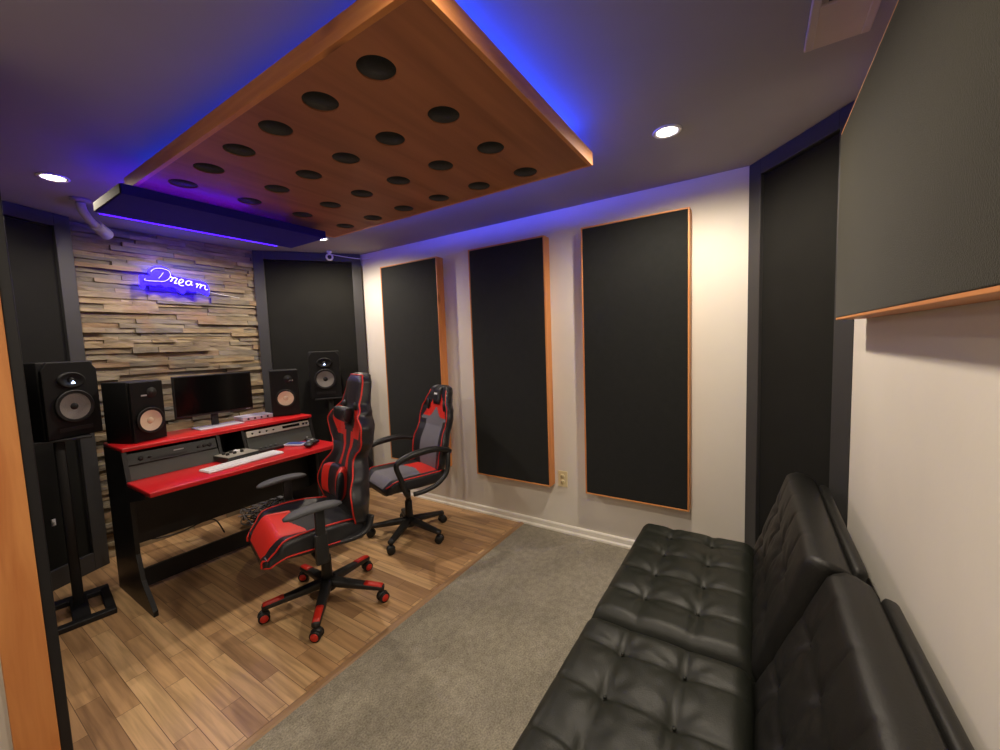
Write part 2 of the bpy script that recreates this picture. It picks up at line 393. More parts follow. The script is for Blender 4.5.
# ------------------------------------------------------------------ wall acoustic panels (right wall)
def wall_panel(y0, y1, z0, z1, dep, label):
    t = thing('acoustic_panel', label, 'acoustic panel', (XR, (y0+y1)/2, z0), 0, 'fabric acoustic panels on the white wall')
    w = y1-y0; h = z1-z0; th = .009
    for s in (-1, 1):
        fr = MB(M_PIN); fr.box((-dep/2-.001, s*(w/2-th/2), h/2), (dep-.002, th, h), bev=.0015); fr.build('side_frame', parent=t)
    for zz in (th/2, h-th/2):
        f2 = MB(M_PINY); f2.box((-dep/2-.001, 0, zz), (dep-.002, w-2*th, th), bev=.0015); f2.build('cross_frame', parent=t)
    fb = MB(M_FAB); fb.box((-dep/2+.0, 0, h/2), (dep-.004, w-2*th, h-2*th), bev=.004); fb.build('fabric', parent=t)
    return t
wall_panel(2.21, 2.885, .355, 2.125, .085, 'black fabric panel with pine frame behind the smaller gaming chair, nearest the desk')
wall_panel(1.235, 1.885, .355, 2.125, .085, 'middle black fabric panel of the white wall, left of the outlet')
wall_panel(.325, .970, .355, 2.125, .085, 'black fabric panel with pine frame nearest the futon, right of the outlet')
# wide panel above the futon
t = thing('acoustic_panel', 'wide dark fabric panel with pine frame hung above the futon', 'acoustic panel', (1.03, YB, 1.44))
W_, H_, D_ = 1.78, .66, .085
for zz in (.008, H_-.008):
    fr = MB(M_PINX); fr.box((0, D_/2+.001, zz), (W_, D_-.002, .016), bev=.0015); fr.build('cross_frame', parent=t)
for s in (-1, 1):
    fr = MB(M_PIN); fr.box((s*(W_/2-.008), D_/2+.001, H_/2), (.016, D_-.004, H_-.032), bev=.0015); fr.build('side_frame', parent=t)
fb = MB(M_FABB); fb.box((0, D_/2+.003, H_/2), (W_-.006, D_-.002, H_-.012), bev=.006); fb.build('fabric', parent=t)

# outlet
t = thing('wall_outlet', 'cream double outlet plate between two wall panels', 'outlet', (XR, 1.173, .40))
o = MB(M_CRM); o.box((-.003, 0, 0), (.006, .072, .116), bev=.002); o.build('cover_plate', parent=t)
for s in (-1, 1):
    o = MB(M_CRM); o.lathe([(0, 0), (.017, 0), (.0165, .003), (0, .003)], 24, None, Matrix.Translation((-.006, 0, s*.021)) @ Matrix.Rotation(-PI/2, 4, 'Y'))
    for k in (-1, 1): o.box((-.0093, k*.006, s*.021+.003), (.0012, .0022, .008), M_RUB)
    o.build('socket', parent=t)
# small white box on the left trap
t = thing('wall_switch', 'small white switch plate low on the left corner trap', 'switch', (.49, 3.572, .415), math.atan2(.255, .554))
o = MB(M_WHP); o.box((0, -.004, 0), (.018, .008, .042), bev=.002); o.build('cover_plate', parent=t)
o = MB(M_WHP); o.box((0, -.010, 0), (.007, .006, .014), bev=.001); o.build('toggle', parent=t)

# ------------------------------------------------------------------ ceiling cloud
CZ0, CZ1 = 2.18, 2.238
CX0, CX1, CY0, CY1 = .70, 1.812, .63, 2.515
t = thing('ceiling_cloud', 'hanging orange plywood ceiling cloud with round black ports and blue backlight', 'acoustic cloud', ((CX0+CX1)/2, (CY0+CY1)/2, CZ0))
cx, cy = (CX0+CX1)/2, (CY0+CY1)/2; cw, cl = CX1-CX0, CY1-CY0
holes = [(1.063*.78+.36857*.78*i, 1.16723*.78+.33768*.78*j) for i in range(4) for j in range(6)]
# perforated underside sheet: each cell a square ring around its hole
b = bmesh.new(); xs = [CX0+.017]+[.5*(holes[6*i][0]+holes[6*i+6][0]) for i in range(3)]+[CX1-.017]
ys = [CY0+.017]+[.5*(holes[j][1]+holes[j+1][1]) for j in range(5)]+[CY1-.017]
hr = .055; NS = 48
def ring_cell(b, x0, x1, y0, y1, hx, hy, z):
    inn, out = [], []
    for k in range(NS):
        a = 2*PI*(k+.5)/NS; c, s_ = math.cos(a), math.sin(a)
        inn.append(b.verts.new((hx+hr*c-cx, hy+hr*s_-cy, z)))
        tx = ((x1-hx) if c > 0 else (x0-hx))/c if abs(c) > 1e-9 else 1e9
        ty = ((y1-hy) if s_ > 0 else (y0-hy))/s_ if abs(s_) > 1e-9 else 1e9
        tt = min(tx, ty); out.append([hx+tt*c, hy+tt*s_])
    for X in (x0, x1):
        for Y in (y0, y1):
            k = min(range(NS), key=lambda q: (out[q][0]-X)**2+(out[q][1]-Y)**2); out[k] = [X, Y]
    ov = [b.verts.new((p[0]-cx, p[1]-cy, z)) for p in out]
    up = [b.verts.new((v.co.x, v.co.y, z+.012)) for v in inn]
    for k in range(NS):
        j = (k+1) % NS
        b.faces.new((inn[k], ov[k], ov[j], inn[j])); b.faces.new((inn[k], inn[j], up[j], up[k]))
for i in range(4):
    for j in range(6):
        hx, hy = holes[6*i+j]; ring_cell(b, xs[i], xs[i+1], ys[j], ys[j+1], hx, hy, .002)
sh = MB(M_CLOUD); sh._merge(b, None, None, False); sh.build('face_board', parent=t)
hm = []
for (hx, hy) in holes:
    q = MB(M_FAB); q.lathe([(0, .006), (hr-.001, .006), (hr-.001, .012), (0, .012)], 40, None, Matrix.Translation((hx-cx, hy-cy, 0)))
    q.build('port', parent=t)
q = MB(M_BLK); q.box((0, 0, .035), (cw-.036, cl-.036, .042)); q.build('core', parent=t)
for s in (-1, 1):
    q = MB(M_PINX); q.box((0, s*(cl/2-.009), .029), (cw, .018, .058), bev=.0015); q.build('end_frame', parent=t)
    q = MB(M_PINY); q.box((s*(cw/2-.009), 0, .029), (.018, cl-.036, .058), bev=.0015); q.build('side_frame', parent=t)
for s in (-1, 1):
    q = MB(M_LEDB); q.box((0, s*(cl/2-.085), .0615), (cw-.2, .004, .011)); q.build('led_strip', parent=t)
    q = MB(M_LEDR if s > 0 else M_LEDL); q.box((s*(cw/2-(.085 if s > 0 else .13)), 0, .0615), (.004, cl-.2, .011)); q.build('led_strip', parent=t)
for sx in (-1, 1):
    for sy in (-1, 1):
        q = MB(M_SILV); q.cyl((sx*(cw/2-.15), sy*(cl/2-.2), .056), (sx*(cw/2-.15), sy*(cl/2-.2), ZC-CZ0), .006, seg=10)
        q.cyl((sx*(cw/2-.15), sy*(cl/2-.2), ZC-CZ0-.006), (sx*(cw/2-.15), sy*(cl/2-.2), ZC-CZ0), .02, seg=16); q.build('hanger', parent=t)
# black board hung just below the far end of the cloud, blue glow in its colour
t = thing('ceiling_baffle', 'dark board with blue glow painted in, hung under the far end of the orange ceiling cloud', 'acoustic baffle', (1.115, 2.50, 2.10))
q = MB(M_BLKGLOW); q.box((0, 0, .0225), (.972, .39, .045), bev=.003); q.build('board', parent=t)
q = MB(M_TAN); q.box((-.4885, 0, .0225), (.005, .38, .040), bev=.001); q.build('side_edge', parent=t)
for sx in (-.36, .42):
    q = MB(M_SILV); q.cyl((sx, .12, .044), (sx, .12, ZC-2.10), .005, seg=10); q.build('hanger', parent=t)
q = MB(M_LEDV2); q.box((0, .188, .051), (.90, .004, .012)); q.build('led_strip', parent=t)
q = MB(M_LEDV); q.box((-.20, -.165, .049), (.48, .004, .008)); q.build('led_strip', parent=t)

t = thing('led_strip_light', 'thin violet light strip on the ceiling along the top of the stone wall', 'light strip', (1.38, 3.468, ZC))
q = MB(M_WHP); q.box((0, 0, -.0015), (1.12, .012, .002)); q.build('backing', parent=t)
q = MB(M_LEDS); q.box((0, 0, -.0035), (1.10, .008, .003), bev=.001); q.build('diffuser', parent=t)

# ------------------------------------------------------------------ downlights
DL = ((1.953, .342), (.549, 2.945), (2.028, 2.985), (.56, .40), (1.22, 3.30), (-.5, .9))
names = ('recessed ceiling downlight nearest the futon wall corner', 'recessed ceiling downlight above the left speaker stand', 'recessed ceiling downlight beside the dark hanging board above the right speakers', 'recessed ceiling downlight nearest the doorway', 'recessed ceiling downlight over the script sign behind the dark hanging board', 'recessed ceiling downlight outside the doorway')
PW = (80, 40, 72, 50, 26, 36)
for (x, y), lb, pw in zip(DL, names, PW):
    t = thing('downlight', lb, 'ceiling light', (x, y, ZC), 0, 'recessed ceiling downlights')
    q = MB(M_WHP); q.lathe([(.042, 0), (.058, 0), (.060, -.003), (.056, -.007), (.044, -.006), (.042, 0)], 40); q.build('trim_ring', parent=t)
    q = MB(M_DISC); q.lathe([(0, -.004), (.042, -.0035), (.042, -.001), (0, -.001)], 32); q.build('lens', parent=t)
    l = bpy.data.lights.new('downlight_lamp', 'SPOT'); l.energy = pw; l.color = (1, .86, .68)
    l.spot_size = math.radians(172); l.spot_blend = .6; l.shadow_soft_size = .035
    lo = bpy.data.objects.new('downlight_lamp', l); COL.objects.link(lo); lo.parent = t; lo.location = (0, 0, -.012)

# ------------------------------------------------------------------ vent
t = thing('ceiling_vent', 'pale metal air vent in the ceiling above the futon', 'vent', (1.455, -.195, ZC))
q = MB(M_VENT)
vw, vl = .46, .16
for s in (-1, 1): q.box((0, s*(vl/2-.012), -.006), (vw, .024, .012), bev=.004)
q.box((-vw/2+.012, 0, -.006), (.024, vl-.04, .012), bev=.004); q.box((vw/2-.10, 0, -.006), (.20, vl-.04, .010), bev=.004)
q.build('frame', parent=t)
q = MB(M_BLK); q.box((-.09, 0, -.0015), (.28, vl-.04, .003)); q.build('backing', parent=t)
for k in range(5):
    q = MB(M_VENT); q.box((-.09, -.048+k*.024, -.004), (.27, .014, .0016), M=Matrix.Identity(4)); q.build('slat', parent=t)

# ------------------------------------------------------------------ cameras on the ceiling
t = thing('security_camera', 'white security camera on a bent arm at the top left of the stone wall', 'camera', (.70, 3.24, ZC))
q = MB(M_GWP); q.lathe([(0, 0), (.045, 0), (.045, -.012), (.03, -.02), (0, -.02)], 28); q.build('base', parent=t)
q = MB(M_GWP); q.tube(spline([(0, 0, -.015), (.01, .03, -.05), (.06, .12, -.085), (.12, .21, -.098)], 6), .022, 14); q.build('arm', parent=t)
q = MB(M_GWP); q.cyl((.09, .165, -.092), (.165, .285, -.112), .033, .036, 24); q.build('housing', parent=t)
q = MB(M_RUB); q.cyl((.162, .281, -.1115), (.168, .290, -.113), .027, seg=24); q.build('lens', parent=t)
t = thing('ceiling_sensor', 'small white round sensor hung near the right corner trap', 'sensor', (2.335, 3.33, ZC))
q = MB(M_WHP); q.lathe([(0, 0), (.024, 0), (.022, -.012), (.010, -.018), (.008, -.03), (0, -.03)], 24); q.build('mount', parent=t)
q = MB(M_WHP)
ring = [(.026*math.cos(a*PI/12), 0, -.052+.026*math.sin(a*PI/12)) for a in range(24)]
q.tube(ring, .0085, 10, closed=True, M=Matrix.Rotation(-.6, 4, 'Z')); q.build('ring', parent=t)
q = MB(M_RUB); q.cyl((0, -.006, -.052), (0, .008, -.052), .018, seg=20, M=Matrix.Rotation(-.6, 4, 'Z')); q.build('lens', parent=t)
q = MB(M_WHP); q.tube(spline([(2.35, 3.33, 2.275), (2.42, 3.28, 2.262), (2.50, 3.22, 2.25), (2.575, 3.17, 2.245), (2.614, 3.10, 2.247)], 8), .0032, 6)
tag(q.build('white_cable'), 'thin white cable from the round sensor to the white wall', 'cable')

# ------------------------------------------------------------------ neon sign
t = thing('neon_sign', 'blue lit script sign reading Dream on the stone wall', 'sign', (1.268, 3.71, 1.955), 0, None, (0, math.radians(-.6), 0))
def sg(px, py):   # sign-local layout from a 0..1000 x 0..636 sketch of the lettering
    return ((px-490)*.110*.0063, 0, -(py-385)*.110*.0063)
SC = 1
strokes = {
 'letter_d': [[(228, 385), (222, 400), (260, 405), (320, 402), (385, 398), (430, 365), (448, 320), (430, 280), (380, 266), (330, 270), (292, 292), (283, 312)], [(385, 308), (365, 340), (340, 372)]],
 'letter_r': [[(440, 345), (460, 352), (455, 375), (440, 395)], [(455, 372), (478, 352), (500, 360), (488, 385), (475, 410), (498, 408)]],
 'letter_e': [[(512, 405), (545, 395), (558, 372), (540, 362), (520, 380), (512, 410), (530, 430), (556, 428)]],
 'letter_a': [[(632, 378), (605, 372), (582, 388), (580, 412), (600, 420), (622, 405), (635, 378), (626, 408), (640, 420)]],
 'letter_m': [[(672, 400), (690, 398), (682, 425), (676, 440)], [(684, 420), (705, 400), (722, 405), (714, 430), (708, 446)], [(716, 428), (740, 408), (762, 414), (756, 440), (766, 458), (784, 452)]],
}
# backing: acrylic cut round the lettering
outl = [(196, 352), (240, 352), (275, 345), (262, 310), (290, 262), (340, 240), (400, 244), (446, 272), (470, 320), (520, 336), (580, 345), (650, 356), (720, 362), (776, 380), (800, 420), (800, 480), (788, 520), (740, 500), (690, 480), (630, 492), (590, 470), (555, 516), (515, 500), (480, 462), (440, 448), (400, 462), (350, 436), (300, 452), (240, 444), (215, 486), (185, 466), (188, 400)]
pts = [sg(*p) for p in outl]; pts = spline(pts, 4, True)
q = MB(M_NEONB); q.prism([(p.x, p.z) for p in pts], -.004, .004, 1)
q.build('backing', parent=t)
for nm, ss in strokes.items():
    q = MB(M_NEON)
    for st in ss:
        P = [Vector(sg(*p))+Vector((0, -.016, 0)) for p in st]
        q.tube(spline(P, 6), .0018 if nm == 'letter_d' else .0040, 8)
    q.build(nm, parent=t)
for xx in (-.17, 0, .17):
    q = MB(M_SILV); q.cyl((xx, .004, .0), (xx, .05, .0), .004, seg=8); q.build('standoff', parent=t)
q = MB(M_WHP); q.tube(spline([(1.475, 3.71, 1.895), (1.54, 3.715, 1.885), (1.64, 3.72, 1.872), (1.72, 3.735, 1.866)], 6), .0022, 6)
tag(q.build('sign_cable'), 'thin pale cable running right from the lit script sign', 'cable')
sl = bpy.data.lights.new('sign_glow', 'AREA'); sl.shape = 'RECTANGLE'; sl.size = .38; sl.size_y = .10; sl.energy = .35; sl.color = (.10, .02, 1)
so = bpy.data.objects.new('sign_glow', sl); COL.objects.link(so); so.parent = t; so.location = (0, .007, 0); so.rotation_euler = (PI/2, 0, 0)

# ------------------------------------------------------------------ desk
DX0, DX1 = .68, 1.80
t = thing('studio_desk', 'black and red producer desk with a raised shelf before the stone wall', 'desk', ((DX0+DX1)/2, 3.0, 0))
dx = (DX0+DX1)/2; w2 = (DX1-DX0)/2
side = [(2.70, 0), (3.26, 0), (3.26, .872), (2.97, .872), (2.90, .69), (2.56+.02, .684), (2.585, .665), (2.86, .55), (2.86, .20), (2.80, .10), (2.70, .03)]
side = [(2.70, 0), (3.26, 0), (3.26, .872), (2.94, .872), (2.895, .682), (2.62, .682), (2.64, .66), (2.885, .60), (2.885, .30), (2.84, .16), (2.70, .03)]
for s in (-1, 1):
    q = MB(M_BLKS); x = s*(w2-.011); q.prism([(a-3.0, b_) for a, b_ in side], x-.011, x+.011, 0, bev=.001); q.build('side_panel', parent=t)
q = MB(M_RED); q.box((-.008, 2.735-3.0, .697), (1.104, .35, .026), bev=.006, seg=3); q.build('worktop', parent=t)
q = MB(M_BLKS); q.box((0, 2.76-3.0, .678), (1.08, .30, .012), bev=.002); q.build('worktop_underside', parent=t)
q = MB(M_RED); q.box((0, 3.095-3.0, .884), (1.12, .33, .024), bev=.006, seg=3); q.build('upper_shelf', parent=t)
q = MB(M_BLKS); q.box((0, 3.0-3.0, .50), (1.075, .018, .36), bev=.001); q.build('modesty_panel', parent=t)
q = MB(M_BLKS); q.box((0, 3.05-3.0, .085), (1.075, .02, .11), bev=.001); q.build('foot_rail', parent=t)
q = MB(M_BLKS); q.box((0, 3.09-3.0, .675), (1.075, .32, .014)); q.build('inner_shelf', parent=t)
for xx in (1.155, 1.305):
    q = MB(M_BLKS); q.prism([(2.90-3.0, .683), (3.2-3.0, .683), (3.2-3.0, .871), (2.955-3.0, .871)], xx-dx-.009, xx-dx+.009, 0); q.build('divider', parent=t)
q = MB(M_BLKS); q.box((0, 3.235-3.0, .777), (1.075, .016, .19)); q.build('back_panel', parent=t)

def rack(x0, x1, label, right):
    ang = math.atan2(.058, .165)
    t = thing('rack_unit', label, 'audio rack', ((x0+x1)/2, 2.903, .71), 0, None, (-ang, 0, 0))
    w = x1-x0
    if right:
        q = MB(M_GREY); q.box((0, .012, .052), (w, .024, .104), bev=.002); q.build('blank_panel', parent=t)
        q = MB(M_SILV); q.box((0, .010, .130), (w-.01, .03, .044), bev=.002); q.build('silver_faceplate', parent=t)
        q = MB(M_SCR); q.box((.085, -.006, .132), (.13, .004, .018), bev=.001); q.build('display', parent=t)
        for k in range(4):
            q = MB(M_RUB); q.lathe([(0, 0), (.006, 0), (.005, .008), (0, .008)], 14, None, Matrix.Translation((-.19+k*.048, -.005, .130)) @ Matrix.Rotation(PI/2, 4, 'X')); q.build('knob', parent=t)
        for k in range(2):
            q = MB(M_RUB); q.lathe([(0, 0), (.008, 0), (.007, .01), (0, .01)], 14, None, Matrix.Translation((.18+k*.026, -.005, .130)) @ Matrix.Rotation(PI/2, 4, 'X')); q.build('knob', parent=t)
    else:
        q = MB(M_GREY); q.box((0, .012, .042), (w, .024, .084), bev=.002); q.build('blank_panel', parent=t)
        q = MB(M_GREY2); q.box((0, .010, .120), (w-.006, .03, .066), bev=.002); q.build('faceplate', parent=t)
        q = MB(M_LOGO); q.box((.02, -.0055, .125), (.05, .001, .006)); q.build('badge', parent=t)
        for xx, sz in ((-.16, .012), (-.12, .008), (.12, .009), (.15, .009), (.18, .012)):
            q = MB(M_RUB); q.lathe([(0, 0), (sz, 0), (sz*.9, .01), (0, .01)], 14, None, Matrix.Translation((xx, -.005, .115)) @ Matrix.Rotation(PI/2, 4, 'X')); q.build('knob', parent=t)
        q = MB(M_RUB); q.box((-.03, -.0055, .100), (.18, .001, .012)); q.build('slot', parent=t)
rack(.695, 1.142, 'dark rackmount panel in the left bay of the red desk', False)
rack(1.318, 1.785, 'grey rackmount panel with a silver strip in the right bay of the red desk', True)

# keyboard
P0 = Vector((.965, 2.69, .711)); P1 = Vector((1.425, 2.735, .711)); a = math.atan2(P1.y-P0.y, P1.x-P0.x)
t = thing('computer_keyboard', 'long white computer keyboard along the front of the red worktop', 'keyboard', (P0+P1)/2, a)
q = MB(M_WHP); q.box((0, 0, .005), (.46, .115, .010), bev=.004); q.build('body', parent=t)
q = MB(M_WHP)
for r in range(5):
    for c in range(20): q.box((-.217+c*.0228, -.042+r*.021, .0118), (.0195, .0178, .004), bev=.001)
q.build('keys', parent=t)
# fader controller
t = thing('mixing_controller', 'grey mixing controller with a black knob cluster left on the worktop', 'controller', (1.215, 2.856, .711), .12)
q = MB(M_GREY2); q.box((0, 0, .017), (.205, .17, .034), bev=.004); q.build('body', parent=t)
q = MB(M_SILV); q.box((0, 0, .0352), (.195, .16, .003), bev=.001); q.build('top_plate', parent=t)
for k in range(6):
    q = MB(M_RUB); q.lathe([(0, 0), (.011, 0), (.009, .014), (0, .014)], 16, None, Matrix.Translation((-.06+(k % 3)*.045, .0+(k//3)*.042-.01, .0365))); q.build('knob', parent=t)
q = MB(M_WHP); q.lathe([(0, 0), (.02, 0), (.018, .012), (0, .013)], 24, None, Matrix.Translation((.02, .03, .0365))); q.build('jog_wheel', parent=t)
t = thing('button_pad', 'flat black pad with small knobs right of the grey controller', 'controller', (1.43, 2.865, .711), .1)
q = MB(M_PLA); q.box((0, 0, .010), (.17, .075, .020), bev=.003); q.build('body', parent=t)
for k in range(4):
    q = MB(M_PLG); q.lathe([(0, 0), (.009, 0), (.008, .012), (0, .012)], 14, None, Matrix.Translation((-.055+k*.036, .01, .020))); q.build('knob', parent=t)
# small items
t = thing('phone', 'blue and white phone lying on the red worktop', 'phone', (1.60, 2.835, .711), .5)
q = MB(M_LAV); q.box((0, 0, .006), (.085, .15, .012), bev=.004); q.build('body', parent=t)
q = MB(M_BLUE); q.box((0, 0, .0122), (.07, .12, .002), bev=.0005); q.build('screen', parent=t)
t = thing('game_controller', 'black and grey handheld controller at the right of the red worktop', 'controller', (1.63, 2.70, .711), .55)
q = MB(M_PLA)
q.sheet(lambda u, v: ((v-.5)*.15, math.cos(2*PI*u)*(.026+.018*abs(2*v-1)**2)*max(.15, 1-abs(2*v-1)**6)-.022*abs(2*v-1)**2, .02+math.sin(2*PI*u)*.018*max(.15, 1-abs(2*v-1)**6)), 20, 24)
q.build('body', parent=t)
for sx in (-.025, .025):
    q = MB(M_LOGO); q.lathe([(0, 0), (.010, 0), (.010, .006), (0, .008)], 16, None, Matrix.Translation((sx, -.005, .036))); q.build('thumbstick', parent=t)
q = MB(M_BLUE); q.box((0, .012, .037), (.03, .016, .004), bev=.001); q.build('touchpad', parent=t)
t = thing('mouse', 'small dark mouse at the right end of the red worktop', 'mouse', (1.71, 2.83, .711), .3)
q = MB(M_PLA); q.sheet(lambda u, v: (math.cos(2*PI*u)*.028*max(.1, 1-abs(2*v-1)**3), (v-.5)*.10, .016+math.sin(2*PI*u)*.015*max(.1, 1-abs(2*v-1)**2.5)), 18, 16); q.build('body', parent=t)
q = MB(M_LOGO); q.cyl((-.003, .025, .031), (.003, .025, .031), .006, seg=12); q.build('wheel', parent=t)
# silver box on upper shelf
t = thing('audio_interface', 'pale silver audio interface box on the upper red shelf', 'audio interface', (1.503, 3.20, .896), -.04)
q = MB(M_LAV); q.box((0, 0, .016), (.215, .15, .030), bev=.004); q.build('body', parent=t)
for k in range(4):
    q = MB(M_RUB); q.lathe([(0, 0), (.007, 0), (.006, .008), (0, .008)], 12, None, Matrix.Translation((-.07+k*.045, -.075, .016)) @ Matrix.Rotation(PI/2, 4, 'X')); q.build('knob', parent=t)

# monitor
t = thing('computer_monitor', 'black widescreen monitor standing on the upper red shelf', 'monitor', (1.245, 3.15, .896), 0)
q = MB(M_PLA); q.box((0, .012, .225), (.475, .022, .275), bev=.004); q.box((0, .03, .23), (.3, .03, .17), bev=.01); q.build('housing', parent=t)
q = MB(M_SCR); q.box((0, .0, .228), (.462, .003, .255), bev=.0008); q.build('screen', parent=t)
q = MB(M_LOGO); q.box((.20, -.0005, .0925), (.03, .001, .004)); q.build('badge', parent=t)
q = MB(M_PLA); q.box((0, .05, .09), (.045, .014, .18), bev=.004); q.build('neck', parent=t)
q = MB(M_LAV); q.box((-.005, -.01, .004), (.27, .15, .008), bev=.003); q.build('base', parent=t)

# ------------------------------------------------------------------ speakers
def driver(t, name, x, z, r, cone, yf, cap=.35, capm=None, open_=False):
    M_ = Matrix.Translation((x, yf, z)) @ Matrix.Rotation(PI/2, 4, 'X')
    q = MB(M_RUB); q.lathe([(r*1.25, 0), (r*1.25, .004), (r*1.16, .006), (r*1.12, .002), (r*1.05, .007), (r*.98, .002), (r*.96, 0)], 40, None, M_); q.build(name+'_surround', parent=t)
    q = MB(cone)
    q.lathe([(r*.99, .003), (r*.7, .0), (r*.45, -.003), (r*cap, -.005)], 40, None, M_)
    q.build(name+'_cone', parent=t)
    q = MB(capm or cone); q.lathe([(r*cap*1.02, -.0055), (r*cap*.8, -.002), (r*cap*.45, .0), (0, .001)], 32, None, M_); q.build(name+'_dust_cap', parent=t)
def nearfield(name, label, loc, rz, w, h, d, drv, logo):
    t = thing(name, label, 'speaker', loc, rz)
    q = MB(M_SPK)
    q.box((0, d/2+.010, h/2), (w, d-.012, h), bev=.005)
    # baffle ring so that the cone can sink in
    q.build('cabinet', parent=t)
    q = MB(M_SPK); q.box((0, .002, h/2), (w-.006, .012, h-.006), bev=.004); q.build('baffle', parent=t)
    r, dz = drv
    driver(t, 'woofer', 0, dz, r, M_CONEW, -.012, .3, M_CONEW)
    M_ = Matrix.Translation((w*.13, -.004, h*.80)) @ Matrix.Rotation(PI/2, 4, 'X')
    q = MB(M_RUB); q.lathe([(.030, 0), (.028, .003), (.016, .0), (.013, .004), (0, .006)], 28, None, M_); q.build('tweeter', parent=t)
    q = MB(M_LOGO); q.box((logo*w, -.0045, h*.765), (.032, .001, .009)); q.build('badge', parent=t)
    for k in (-1, 1): 
        pass
    return t
nearfield('studio_speaker', 'black cream-coned speaker left of the monitor on the upper shelf', (.843, 3.035, .896), math.atan2(.064, .171), .188, .357, .20, (.062, .122), -.1)
nearfield('studio_speaker', 'black cream-coned speaker right of the monitor on the upper shelf end', (1.685, 3.072, .896), math.atan2(-.085, .171), .195, .357, .19, (.056, .138), .22)

def tower(label, loc, rz):
    t = thing('studio_speaker', label, 'speaker', loc, rz)
    w, h, d = .25, .405, .26
    q = MB(M_SPK); q.box((0, d/2+.012, h/2), (w, d-.014, h), bev=.006); q.build('cabinet', parent=t)
    q = MB(M_SPK)
    q.prism([(-w/2+.002, .002), (w/2-.002, .002), (w/2-.002, h-.045), (w/2-.03, h-.002), (-w/2+.03, h-.002), (-w/2+.002, h-.045)], -.006, .012, 1, bev=.004); q.build('baffle', parent=t)
    driver(t, 'woofer', 0, .165, .070, M_CONEG, -.013, .26, M_RUB)
    M_ = Matrix.Translation((0, -.006, .305)) @ Matrix.Rotation(PI/2, 4, 'X')
    q = MB(M_SPK); q.lathe([(.058, 0), (.055, .008), (.048, .009), (.03, .002), (.016, .0)], 36, None, M_ @ Matrix.Diagonal((1.1, .75, 1, 1))); q.build('waveguide', parent=t)
    q = MB(M_RUB); q.lathe([(.016, 0), (.013, .005), (0, .008)], 24, None, M_); q.build('tweeter', parent=t)
    q = MB(M_LEDW)
    q.prism([(-.009, .287), (.009, .287), (0, .302)], -.020, -.017, 1); q.build('lit_emblem', parent=t)
    q = MB(M_RUB); q.box((0, -.0065, .045), (.15, .003, .022), bev=.001); q.build('port_slot', parent=t)
    return t
def stand(label, loc, rz, hgt):
    t = thing('speaker_stand', label, 'speaker stand', loc, rz)
    q = MB(M_BLK); q.box((0, 0, hgt-.006), (.24, .24, .012), bev=.003); q.build('top_plate', parent=t)
    q = MB(M_BLK); q.box((0, .03, hgt/2), (.044, .044, hgt-.02), bev=.006); q.build('pole', parent=t)
    q = MB(M_BLK)
    q.box((0, .13, .014), (.26, .07, .028), bev=.004); q.box((0, -.19, .014), (.26, .05, .028), bev=.004)
    for s in (-1, 1): q.box((s*.11, -.03, .014), (.04, .30, .028), bev=.004)
    q.box((0, -.03, .014), (.07, .30, .028), bev=.004)
    q.build('base', parent=t)
    return t
SH = .980
tower('tall black speaker with lit emblem on the left floor stand', (.548, 3.09, SH), .42)
stand('black floor stand left of the desk with an open ribbed base', (.492, 3.165, 0), -.13, SH)
tower('tall black speaker with lit emblem on the right floor stand', (2.083, 3.145, SH), -.60)
stand('black floor stand right of the desk behind the gaming chairs', (2.155, 3.20, 0), -.60, SH)

# ------------------------------------------------------------------ cables below the desk
R.seed(5)
q = MB(M_PLA)
cabm = [M_PLA, M_RUB, M_CABG, M_LOGO]
for k in range(46):
    c = Vector((1.66+max(-.18, min(.2, R.gauss(0, .1))), 3.40+R.uniform(-.06, .10), 0))
    P = []
    a = R.uniform(0, 6.28); r0 = R.uniform(.03, .10); zb = R.uniform(.012, .20)
    for j in range(7):
        a += R.uniform(.5, 1.3); r = r0*R.uniform(.7, 1.3)
        P.append((c.x+r*math.cos(a)*1.4, c.y+r*math.sin(a), max(.008, zb+R.uniform(-.05, .05))))
    q.tube(spline(P, 5), R.choice((.003, .004, .005)), 6, R.choice(cabm))
tag(q.build('cable_tangle'), 'tangled heap of black and grey cables on the floor behind the desk', 'cables', kind='stuff')
t = thing('power_strip', 'dark power strip buried in cables under the desk', 'power strip', (1.42, 3.16, 0), .1)
q = MB(M_PLA); q.box((0, 0, .02), (.30, .055, .04), bev=.005); q.build('body', parent=t)
for k in range(5):
    q = MB(M_LOGO); q.box((-.11+k*.05, 0, .041), (.026, .03, .003), bev=.001); q.build('socket', parent=t)
q = MB(M_PLA); q.tube(spline([(.84, 3.60, .30), (.92, 3.62, .12), (1.02, 3.62, .08), (1.12, 3.58, .09), (1.22, 3.52, .13), (1.30, 3.50, .12), (1.34, 3.46, .012)], 8), .005, 8)
tag(q.build('black_cable'), 'single black cable sagging along the foot of the stone wall', 'cable')
q = MB(M_PLA); q.tube(spline([(.80, 3.70, .004), (.795, 3.70, .10), (.80, 3.69, .28), (.80, 3.69, .42), (.83, 3.68, .36), (.86, 3.68, .46), (.90, 3.68, .56)], 8), .004, 8)
tag(q.build('black_cable'), 'black cable rising from the floor and looping on the stone beside the desk end', 'cable')

